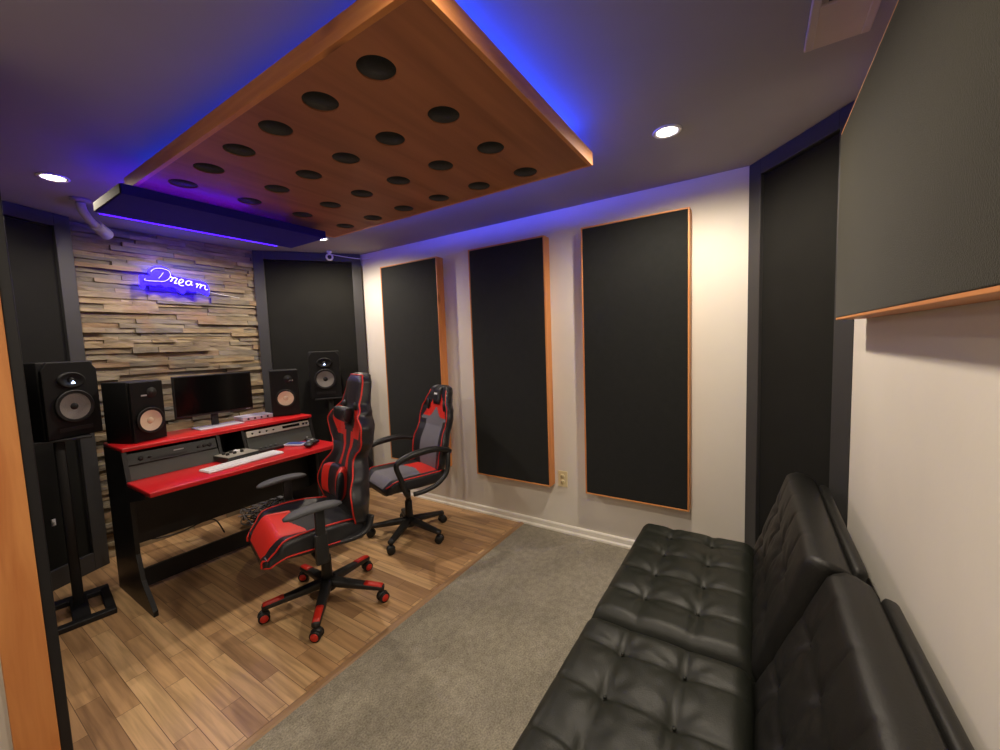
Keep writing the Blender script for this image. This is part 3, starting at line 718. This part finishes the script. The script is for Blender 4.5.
# ------------------------------------------------------------------ gaming chairs
def caster(base, pos, red, ang):
    q = MB(M_PLA); x, y = pos
    T = Matrix.Translation((x, y, 0)) @ Matrix.Rotation(ang, 4, 'Z')
    for s in (-1, 1):
        q.lathe([(0, -.010), (.024, -.010), (.028, -.006), (.028, .006), (.024, .010), (0, .010)], 24, M_RUB, T @ Matrix.Translation((0, s*.016, .028)) @ Matrix.Rotation(PI/2, 4, 'X'))
        if red: q.lathe([(0, 0), (.020, 0), (.018, .003), (0, .003)], 20, M_REDP, T @ Matrix.Translation((0, s*.026, .028)) @ Matrix.Rotation(-s*PI/2, 4, 'X'))
    q.sheet(lambda u, v: ((math.cos(2*PI*u)*.030)*math.sin(PI*max(.06, min(.94, v))), (v-.5)*.05, .034+math.sin(2*PI*u)*.027*math.sin(PI*max(.06, min(.94, v)))*(1 if math.sin(2*PI*u) > 0 else .2)), 16, 8, M=T)
    q.cyl((0, 0, .05), (0, 0, .085), .008, seg=10, M=T)
    q.build('caster', parent=base)
def star_base(t, rad, red, rot):
    cam_a = math.atan2(-t.location.y, -t.location.x)-PI/2-t.rotation_euler.z
    q = MB(M_PLA); q.cyl((0, 0, .07), (0, 0, .135), .045, .034, 24); q.build('hub', parent=t)
    for k in range(5):
        a = rot+k*2*PI/5
        T = Matrix.Rotation(a, 4, 'Z')
        q = MB(M_PLA)
        def leg(u, v, T=T):
            x = .02+v*(rad-.02); w = .030-.010*v; h = .024-.010*v; zc = .112-.034*v
            c, s = math.cos(2*PI*u), math.sin(2*PI*u)
            return (x, w*math.copysign(abs(c)**.6, c), zc+h*math.copysign(abs(s)**.6, s))
        q.sheet(leg, 20, 10, M=T); q.build('leg', parent=t)
        lg = COL.objects[-1] if False else None
        if red:
            p = MB(M_REDP)
            def tip(u, v):
                x = rad*.68+v*(rad*.31); w = .0255-.010*(x/rad)+.002; h = .024-.010*(x/rad)+.0025; zc = .112-.034*(x/rad)
                c, s = math.cos(PI*u*2), math.sin(2*PI*u)
                return (x, w*math.copysign(abs(c)**.6, c), zc+.004+h*(math.copysign(abs(s)**.6, s) if s > 0 else .0))
            p.sheet(tip, 20, 4, M=T); p.build('leg_tip', parent=t)
        caster(t, ((rad-.005)*math.cos(a), (rad-.005)*math.sin(a)), red, cam_a+(.35, -.3, .15, -.45, .4)[k])
    q = MB(M_PLA); q.cyl((0, 0, .13), (0, 0, .26), .029, .026, 24); q.cyl((0, 0, .25), (0, 0, .40), .020, .018, 20)
    q.build('gas_lift', parent=t)

def arcs(c, p=.6): return math.copysign(abs(c)**p, c)

# local axes: +y is the way the sitter faces, +x the sitter's right, z up
def racing_chair(label, loc, rz, base_rot):
    t = thing('gaming_chair', label, 'gaming chair', loc, rz)
    star_base(t, .318, True, base_rot)
    q = MB(M_PLA); q.box((0, .03, .385), (.24, .26, .035), bev=.008); q.box((.14, .05, .38), (.12, .012, .010), bev=.003); q.build('tilt_mechanism', parent=t)
    # ---- seat
    ws = [(0, .19), (.12, .235), (.5, .262), (.85, .262), (.96, .238), (1, .200)]
    def seat(u, v):
        c, s = math.cos(2*PI*u), math.sin(2*PI*u)
        w = interp(ws, v); x = w*arcs(c, .75); y = -.235+v*.505
        e = max(0, (v-.82)/.18); bk = max(0, (.08-v)/.08)
        top = .062*(1-.75*e**2-.5*bk**2)
        z = .475+(top if s > 0 else .045*(1-.5*e-.4*bk))*arcs(s, .6)
        bol = max(0, abs(x)/w-.60)/.40
        if s > -.2: z += .055*math.sin(min(1, bol)*PI*.5)**1.5*(math.sin(min(1, .15+v*.95)*PI)**.5 if v < .98 else .3)*(1 if s > 0 else .3)
        z += .05*v - .028 - .062*e**1.6
        return (x, y+.058, z-.033)
    def seatm(u, v):
        c, s = math.cos(2*PI*u), math.sin(2*PI*u); X = abs(arcs(c, .75))
        if s > .12:
            if v > .60+.10*max(0, 1-X/.5) and X < .66: return M_REDL
            return M_BLL if X > .66 else M_BLM
        if v > .90 and s > -.75 and X < .66: return M_REDL
        return M_BLL
    q = MB(M_BLL); q.sheet(seat, 160, 150, seatm); q.build('seat', parent=t)
    for sgn in (-1, 1):
        q = MB(M_REDL)
        uu = .075 if sgn > 0 else .425
        P = [Vector(seat(uu, .06+.94*k/30))*1.0+Vector((0, 0, .002)) for k in range(31)]
        P2 = [Vector(seat(uu, 1))+Vector((-sgn*.002, .006, -.008*k)) for k in range(1, 5)]
        q.tube(P+P2, .0045, 8)
        ud = -.03 if sgn > 0 else .53
        q.tube([Vector(seat(ud % 1, .02+.98*k/24))+Vector((sgn*.002, 0, 0)) for k in range(25)], .0035, 8)
        q.build('seat_piping', parent=t)
    # ---- backrest
    wb = [(0, .18), (.07, .25), (.19, .285), (.31, .25), (.44, .168), (.57, .250), (.65, .268), (.735, .19), (.80, .128), (.93, .115), (.985, .085), (1, .045)]
    zb0, H = .435, .83; rec = math.radians(6.5)
    def back(u, v):
        c, s = math.cos(2*PI*u), math.sin(2*PI*u)
        w = interp(wb, v); X = arcs(c, .75); x = w*X
        th = .050-.018*max(0, v-.6)
        if v > .93: th *= math.sqrt(max(.08, 1-((v-.93)/.075)**2))
        y = (th if s > 0 else .045)*arcs(s, .55)
        wing = (.085 if v < .5 else .075)*(1-max(0, (v-.72)/.28)**.5 if v > .72 else 1)*(.6+.4*math.sin(v*PI*2.2)**2)
        y += wing*max(0, abs(X)-.50)**1.3*2.1
        y += .030*math.sin(min(1, v/.5)*PI)*(1 if s > 0 else .5)
        z = v*H
        return (x, -.165+y*math.cos(rec)-z*math.sin(rec), zb0+z*math.cos(rec)+y*math.sin(rec))
    def backm(u, v):
        c, s = math.cos(2*PI*u), math.sin(2*PI*u); X = abs(arcs(c, .75))
        if s < .05: return M_BLL
        if .56 < v < .76 and X < .86:
            # red V patches either side of a black notch, narrowing downwards
            lo = .19+ (v-.56)*.9
            if X > lo and X < .62+(v-.56)*1.6: return M_REDL
        if .22 < v <= .60 and .16 < X < .30: return M_REDL
        if v > .78: return M_BLL
        return M_BLM if X < .6 else M_BLL
    q = MB(M_BLL); q.sheet(back, 180, 220, backm); q.build('backrest', parent=t)
    q = MB(M_REDL)
    ua, ub = .045, .455
    loop = [back(ua, .02+.96*k/60) for k in range(61)] + [back(ua+(ub-ua)*k/12, .985) for k in range(1, 12)] + [back(ub, .98-.96*k/60) for k in range(61)]
    q.tube(loop, .0045, 8); q.build('backrest_piping', parent=t)
    # harness openings below the headrest
    for sgn in (-1, 1):
        q = MB(M_RUB)
        pc = Vector(back(.25-sgn*.075, .775)); 
        q.sheet(lambda u, v: (pc.x+.030*math.cos(2*PI*u)*(1-v*.2), pc.y+.0+.012*v, pc.z+.024*math.sin(2*PI*u)*(1-v*.2)), 20, 2)
        q.build('strap_opening', parent=t)
    # head pillow and lumbar pillow
    def pil(cx_, cv, w, h, d, mf, name, sag=0):
        pc = Vector(back(.25, cv)); nrm = Vector((0, math.cos(rec), math.sin(rec))); up = Vector((0, -math.sin(rec), math.cos(rec)))
        q = MB(M_BLL)
        def f(u, v):
            c, s = math.cos(2*PI*u), math.sin(2*PI*u); X = 2*v-1
            k = max(.05, (1-abs(X)**4))**.5
            p = pc+Vector((X*w, 0, 0))+nrm*(d*.35+d*arcs(s, .8)*k + .05*abs(X)**2.4)+up*(h*arcs(c, .8)*(k*.5+.5) - sag*(1-X*X))
            return p
        q.sheet(f, 28, 28, mf); return q.build(name, parent=t)
    pil(0, .722, .084, .044, .024, lambda u, v: M_BLL, 'head_pillow', .015)
    pil(0, .262, .138, .092, .034, lambda u, v: M_REDL if (.16 < abs(2*v-1) and .45 < abs(2*v-1) < .86) else M_BLL, 'lumbar_pillow')
    # ---- side brackets joining back and seat
    for sgn in (-1, 1):
        q = MB(M_BLL)
        q.tube(spline([(sgn*.225, .02, .425), (sgn*.24, -.08, .425), (sgn*.24, -.15, .45), (sgn*.235, -.175, .51)], 6), [.028]*19, 12, flat=.6); q.build('hinge_bracket', parent=t)
    # ---- arms
    for sgn in (-1, 1):
        arm = MB(M_PLA)
        x = sgn*.300
        arm.box((sgn*.17, .09, .388), (.27, .06, .014), bev=.004)
        arm.box((x, .10, .45), (.028, .06, .15), bev=.008); arm.box((x+sgn*.002, .10, .565), (.022, .046, .18), bev=.008)
        arm.build('arm_post', parent=t)
        p = MB(M_PLG)
        def pad(u, v, x=x):
            c, s = math.cos(2*PI*u), math.sin(2*PI*u); k = max(.12, 1-abs(2*v-1)**5)**.5
            return (x+.042*arcs(c, .7)*k, -.005+.26*v, .662+.013*arcs(s, .7)*k-.012*(2*v-1)**2-.012*v)
        p.sheet(pad, 24, 24); p.build('arm_pad', parent=t)
    return t

def loop_chair(label, loc, rz, base_rot):
    t = thing('gaming_chair', label, 'gaming chair', loc, rz)
    star_base(t, .29, False, base_rot)
    q = MB(M_PLA); q.box((0, -.01, .395), (.22, .24, .032), bev=.008); q.cyl((.1, .04, .39), (.24, .05, .38), .006, seg=8); q.build('tilt_mechanism', parent=t)
    ws = [(0, .20), (.15, .225), (.5, .235), (.85, .235), (.95, .22), (1, .19)]
    def seat(u, v):
        c, s = math.cos(2*PI*u), math.sin(2*PI*u); w = interp(ws, v); X = arcs(c, .75); x = w*X; y = -.21+v*.45
        e = max(0, (v-.85)/.15)
        z = .438+(.050*(1-.6*e*e) if s > 0 else .042*(1-.5*e))*arcs(s, .6)
        if s > -.2: z += .030*max(0, abs(X)-.6)/.4*(1 if s > 0 else .3)
        return (x, y, z+.01*v-.03*e**1.5)
    def seatm(u, v):
        c, s = math.cos(2*PI*u), math.sin(2*PI*u); X = abs(arcs(c, .75))
        if s > .1 and X < .62:
            return M_REDL if v < .30+.25*X*.6 else M_GRL
        return M_BLL if X > .62 or s < .1 else M_GRL
    q = MB(M_BLL); q.sheet(seat, 56, 40, seatm); q.build('seat', parent=t)
    for sgn in (-1, 1):
        q = MB(M_REDL); uu = .06 if sgn > 0 else .44
        q.tube([Vector(seat(uu, .04+.96*k/24))+Vector((0, 0, .002)) for k in range(25)], .0042, 8); q.build('seat_piping', parent=t)
    wb = [(0, .20), (.12, .225), (.30, .235), (.45, .215), (.60, .225), (.70, .21), (.80, .165), (.90, .135), (.97, .115), (1, .07)]
    rec = math.radians(13); H = .635; zb0 = .47
    def back(u, v):
        c, s = math.cos(2*PI*u), math.sin(2*PI*u); w = interp(wb, v); X = arcs(c, .75); x = w*X
        th = .042
        if v > .94: th *= math.sqrt(max(.1, 1-((v-.94)/.065)**2))
        y = th*arcs(s, .55)+.055*max(0, abs(X)-.5)**1.3*2*(1-max(0, v-.8)*3)+.022*math.sin(min(1, v/.5)*PI)*(1 if s > 0 else .6)
        z = v*H
        return (x, -.215+y*math.cos(rec)-z*math.sin(rec), zb0+z*math.cos(rec)+y*math.sin(rec))
    def backm(u, v):
        c, s = math.cos(2*PI*u), math.sin(2*PI*u); X = abs(arcs(c, .75))
        if s < .05: return M_BLL
        if v > .56:
            if v > .90: return M_BLL
            if X < .30+(.90-v)*1.5: return M_REDL if v > .60+.12*max(0, 1-X/.35) else M_GRL
            return M_BLL
        return M_GRL if X < .58 else M_BLL
    q = MB(M_BLL); q.sheet(back, 110, 120, backm); q.build('backrest', parent=t)
    for sgn in (-1, 1):
        q = MB(M_REDL); uu = .085 if sgn > 0 else .415
        q.tube([back(uu, .03+.90*k/40) for k in range(41)], .0042, 8); q.build('backrest_piping', parent=t)
        q = MB(M_RUB); pc = Vector(back(.25-sgn*.088, .745))
        q.sheet(lambda u, v: (pc.x+.018*math.cos(2*PI*u), pc.y+.008*v+.0, pc.z+.042*math.sin(2*PI*u)), 20, 2, M=None); q.build('strap_opening', parent=t)
    # head strap with badge
    q = MB(M_BLL)
    def hp(u, v):
        c, s = math.cos(2*PI*u), math.sin(2*PI*u); b0 = Vector(back(.25, .76+.21*v)); k = max(.1, 1-abs(2*v-1)**4)**.5
        return b0+Vector((.045*arcs(c, .6), .004+.020*arcs(s, .6)*k, 0))
    q.sheet(hp, 24, 20); q.build('head_pad', parent=t)
    q = MB(M_WHP); pc = Vector(hp(.25, .62)); q.box((0, 0, 0), (.042, .002, .014), M=Matrix.Translation(pc+Vector((0, .002, 0))) @ Matrix.Rotation(rec, 4, 'X')); q.build('badge', parent=t)
    # loop arms
    for sgn in (-1, 1):
        q = MB(M_PLA); x = sgn*.272
        P = spline([(sgn*.15, .085, .39), (sgn*.235, .11, .39), (x, .145, .43), (x, .17, .52), (x, .20, .61), (x, .18, .645), (x, .09, .672), (x, -.04, .683), (x, -.12, .675), (sgn*.262, -.185, .655), (sgn*.232, -.235, .63)], 6)
        n = len(P); q.tube(P, [.017+.007*math.exp(-((i/n-.66)/.16)**2) for i in range(n)], 14)
        P = spline([(sgn*.235, -.215, .66), (sgn*.262, -.200, .58), (x, -.175, .49), (x, -.10, .43), (x, .0, .405), (sgn*.262, .08, .40)], 6)
        q.tube(P, .016, 12)
        q.build('armrest', parent=t)
    return t

def face(dx_, dy_): return math.atan2(dy_, dx_)-PI/2
BR = math.radians(10)-face(-.955, .28)
racing_chair('larger red and black gaming chair with red-tipped legs and pillows, at the desk', (1.25, 2.0, 0), face(-.955, .28), BR)
BR = math.radians(55)-face(-.95, .31)
loop_chair('smaller grey and black gaming chair with loop armrests by the white wall', (2.04, 2.165, 0), face(-.95, .31), BR)

# ------------------------------------------------------------------ futon
def cushion(w, d, th, btns, seams_x, seams_y, M, name, parent, m, rnd=.05, dip=.020, puff=.009):
    nx, ny = int(w/.012), int(d/.012)
    b = bmesh.new(); top = []
    def hgt(x, y):
        ex = min(x, w-x); ey = min(y, d-y); e = 0
        for q_ in (ex, ey):
            if q_ < rnd: e += rnd*(1-math.sqrt(max(0, 1-((rnd-q_)/rnd)**2)))
        z = th-min(e, rnd)
        g = min(1, min(ex, ey)/.05)
        sx = min(abs(x-s) for s in seams_x); sy = min(abs(y-s) for s in seams_y)
        z += puff*g*(min(1, sx/.07)**.5*min(1, sy/.07)**.5)
        z -= .006*g*(math.exp(-(sx/.006)**2)+math.exp(-(sy/.006)**2))
        for bx, by in btns:
            r = math.hypot(x-bx, y-by)
            if r < .12: z -= dip*math.exp(-(r/.030)**1.3)
        # wrinkles fanning from the buttons
            if .01 < r < .11:
                a = math.atan2(y-by, x-bx)
                z += .0024*math.sin(a*7+bx*40)*math.sin(r/.11*PI)
        return z
    def loc(i, n, L):
        return L*i/n
    for j in range(ny+1):
        top.append([b.verts.new((loc(i, nx, w), loc(j, ny, d), hgt(loc(i, nx, w), loc(j, ny, d)))) for i in range(nx+1)])
    for j in range(ny):
        for i in range(nx): b.faces.new((top[j][i], top[j][i+1], top[j+1][i+1], top[j+1][i]))
    per = [top[0][i] for i in range(nx+1)]+[top[j][nx] for j in range(1, ny+1)]+[top[ny][i] for i in range(nx-1, -1, -1)]+[top[j][0] for j in range(ny-1, 0, -1)]
    prev = per
    for zz, ins in ((th*.5, -.004), (.02, 0), (.0, .015)):
        cur = []
        for v in per:
            x, y = v.co.x, v.co.y
            x += ins*(1 if x < w/2 else -1) if (x < 1e-6 or x > w-1e-6) else 0
            y += ins*(1 if y < d/2 else -1) if (y < 1e-6 or y > d-1e-6) else 0
            cur.append(b.verts.new((x, y, min(zz, v.co.z))))
        n = len(per)
        for i in range(n): b.faces.new((prev[i], cur[i], cur[(i+1) % n], prev[(i+1) % n]))
        prev = cur
    b.faces.new(prev[::-1])
    bmesh.ops.recalc_face_normals(b, faces=b.faces)
    q = MB(m); q._merge(b, M, None, True)
    return q.build(name, parent=parent)
def button(parent, p, n, m):
    T = Matrix.Translation(p) @ Vector(n).to_track_quat('Z', 'Y').to_matrix().to_4x4()
    q = MB(m); q.lathe([(0, .002), (.004, .0015), (.006, -.001), (.006, -.004), (0, -.004)], 16, None, T); q.build('button', parent=parent)

t = thing('futon', 'black tufted leatherette futon against the white wall below the wide panel', 'futon', (1.33, .10, 0))
ox, oy = 1.33, .10
SW = .85; SD = .525; STH = .15; ST = .398
for k, (x0, bx0) in enumerate(((.50, .67), (1.356, 1.54))):
    bt = [(bx0-x0+i*.183, by+.01) for i in range(4) for by in (.168-.0, .352)]
    Mx = Matrix.Translation((x0-ox, -.01-oy, ST-STH))
    s_ = cushion(SW, SD, STH, bt, [bx0-x0+i*.183 for i in range(4)], [.178, .362], Mx, 'seat_cushion', t, M_FUT)
    for bx, by in bt: button(s_, Mx @ Vector((bx, by, STH-.0125)), (0, 0, 1), M_FUT)
# backrest halves: lie in a tilted frame
tilt = math.radians(72)
for k, (x0, bx0) in enumerate(((.50, .67), (1.356, 1.54))):
    off = (-.0 if k == 1 else -.035)
    bt = [(bx0-x0+i*.183, by) for i in range(4) for by in (.13, .30)]
    tl = tilt if k == 1 else math.radians(67.5)
    Mx = Matrix.Translation((x0-ox, .005-oy+off*.4, .335)) @ Matrix.Rotation(PI-tl, 4, 'X') @ Matrix.Rotation(PI, 4, 'Y') @ Matrix.Translation((-SW, 0, 0))
    Mx = Matrix.Translation((x0-ox, .012-oy+off*.35, .335)) @ Matrix(((1, 0, 0, 0), (0, -math.cos(tl), math.sin(tl), 0), (0, math.sin(tl), math.cos(tl), 0), (0, 0, 0, 1))) @ Matrix.Translation((0, 0, -.11))
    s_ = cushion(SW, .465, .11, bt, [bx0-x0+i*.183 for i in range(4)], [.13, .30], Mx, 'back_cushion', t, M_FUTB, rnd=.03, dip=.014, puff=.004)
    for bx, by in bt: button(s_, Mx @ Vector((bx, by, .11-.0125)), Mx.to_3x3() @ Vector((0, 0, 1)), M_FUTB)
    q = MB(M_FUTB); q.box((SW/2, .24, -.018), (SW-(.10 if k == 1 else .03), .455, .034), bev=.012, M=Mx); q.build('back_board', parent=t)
q = MB(M_BLK); q.box((0, .24-oy, .205), (1.62, .40, .05), bev=.005); q.build('seat_rail', parent=t)
for lx in (.56, 2.10):
    for ly in (.06, .42):
        q = MB(M_SILV); q.cyl((lx-ox, ly-oy, 0), (lx-ox, ly-oy, .20), .016, .02, 18); q.build('leg', parent=t)

# ------------------------------------------------------------------ world, camera
w = bpy.data.worlds.new('world'); S.world = w; w.use_nodes = True
w.node_tree.nodes['Background'].inputs[0].default_value = (.5, .5, .6, 1); w.node_tree.nodes['Background'].inputs[1].default_value = .05
cam = bpy.data.cameras.new('camera'); co = bpy.data.objects.new('camera', cam); COL.objects.link(co)
cam.sensor_fit = 'HORIZONTAL'; cam.sensor_width = 36; cam.lens = 399.114/1000*36; cam.clip_start = .02
yaw, pitch, roll = (math.radians(a) for a in (57.2056, -4.56713, -2.07291))
fw = Vector((math.sin(yaw)*math.cos(pitch), math.cos(yaw)*math.cos(pitch), math.sin(pitch)))
r = Vector((math.cos(yaw), -math.sin(yaw), 0)); u = r.cross(fw)
r2 = r*math.cos(roll)+u*math.sin(roll); u2 = u*math.cos(roll)-r*math.sin(roll)
Mc = Matrix.Identity(4)
for i in range(3): Mc[i][0] = r2[i]; Mc[i][1] = u2[i]; Mc[i][2] = -fw[i]
Mc[0][3], Mc[1][3], Mc[2][3] = 0, 0, 1.40
co.matrix_world = Mc
S.camera = co
S.view_settings.view_transform = 'Standard'; S.view_settings.look = 'None'; S.view_settings.gamma = 1; S.view_settings.use_curve_mapping = False
S.view_settings.exposure = 0
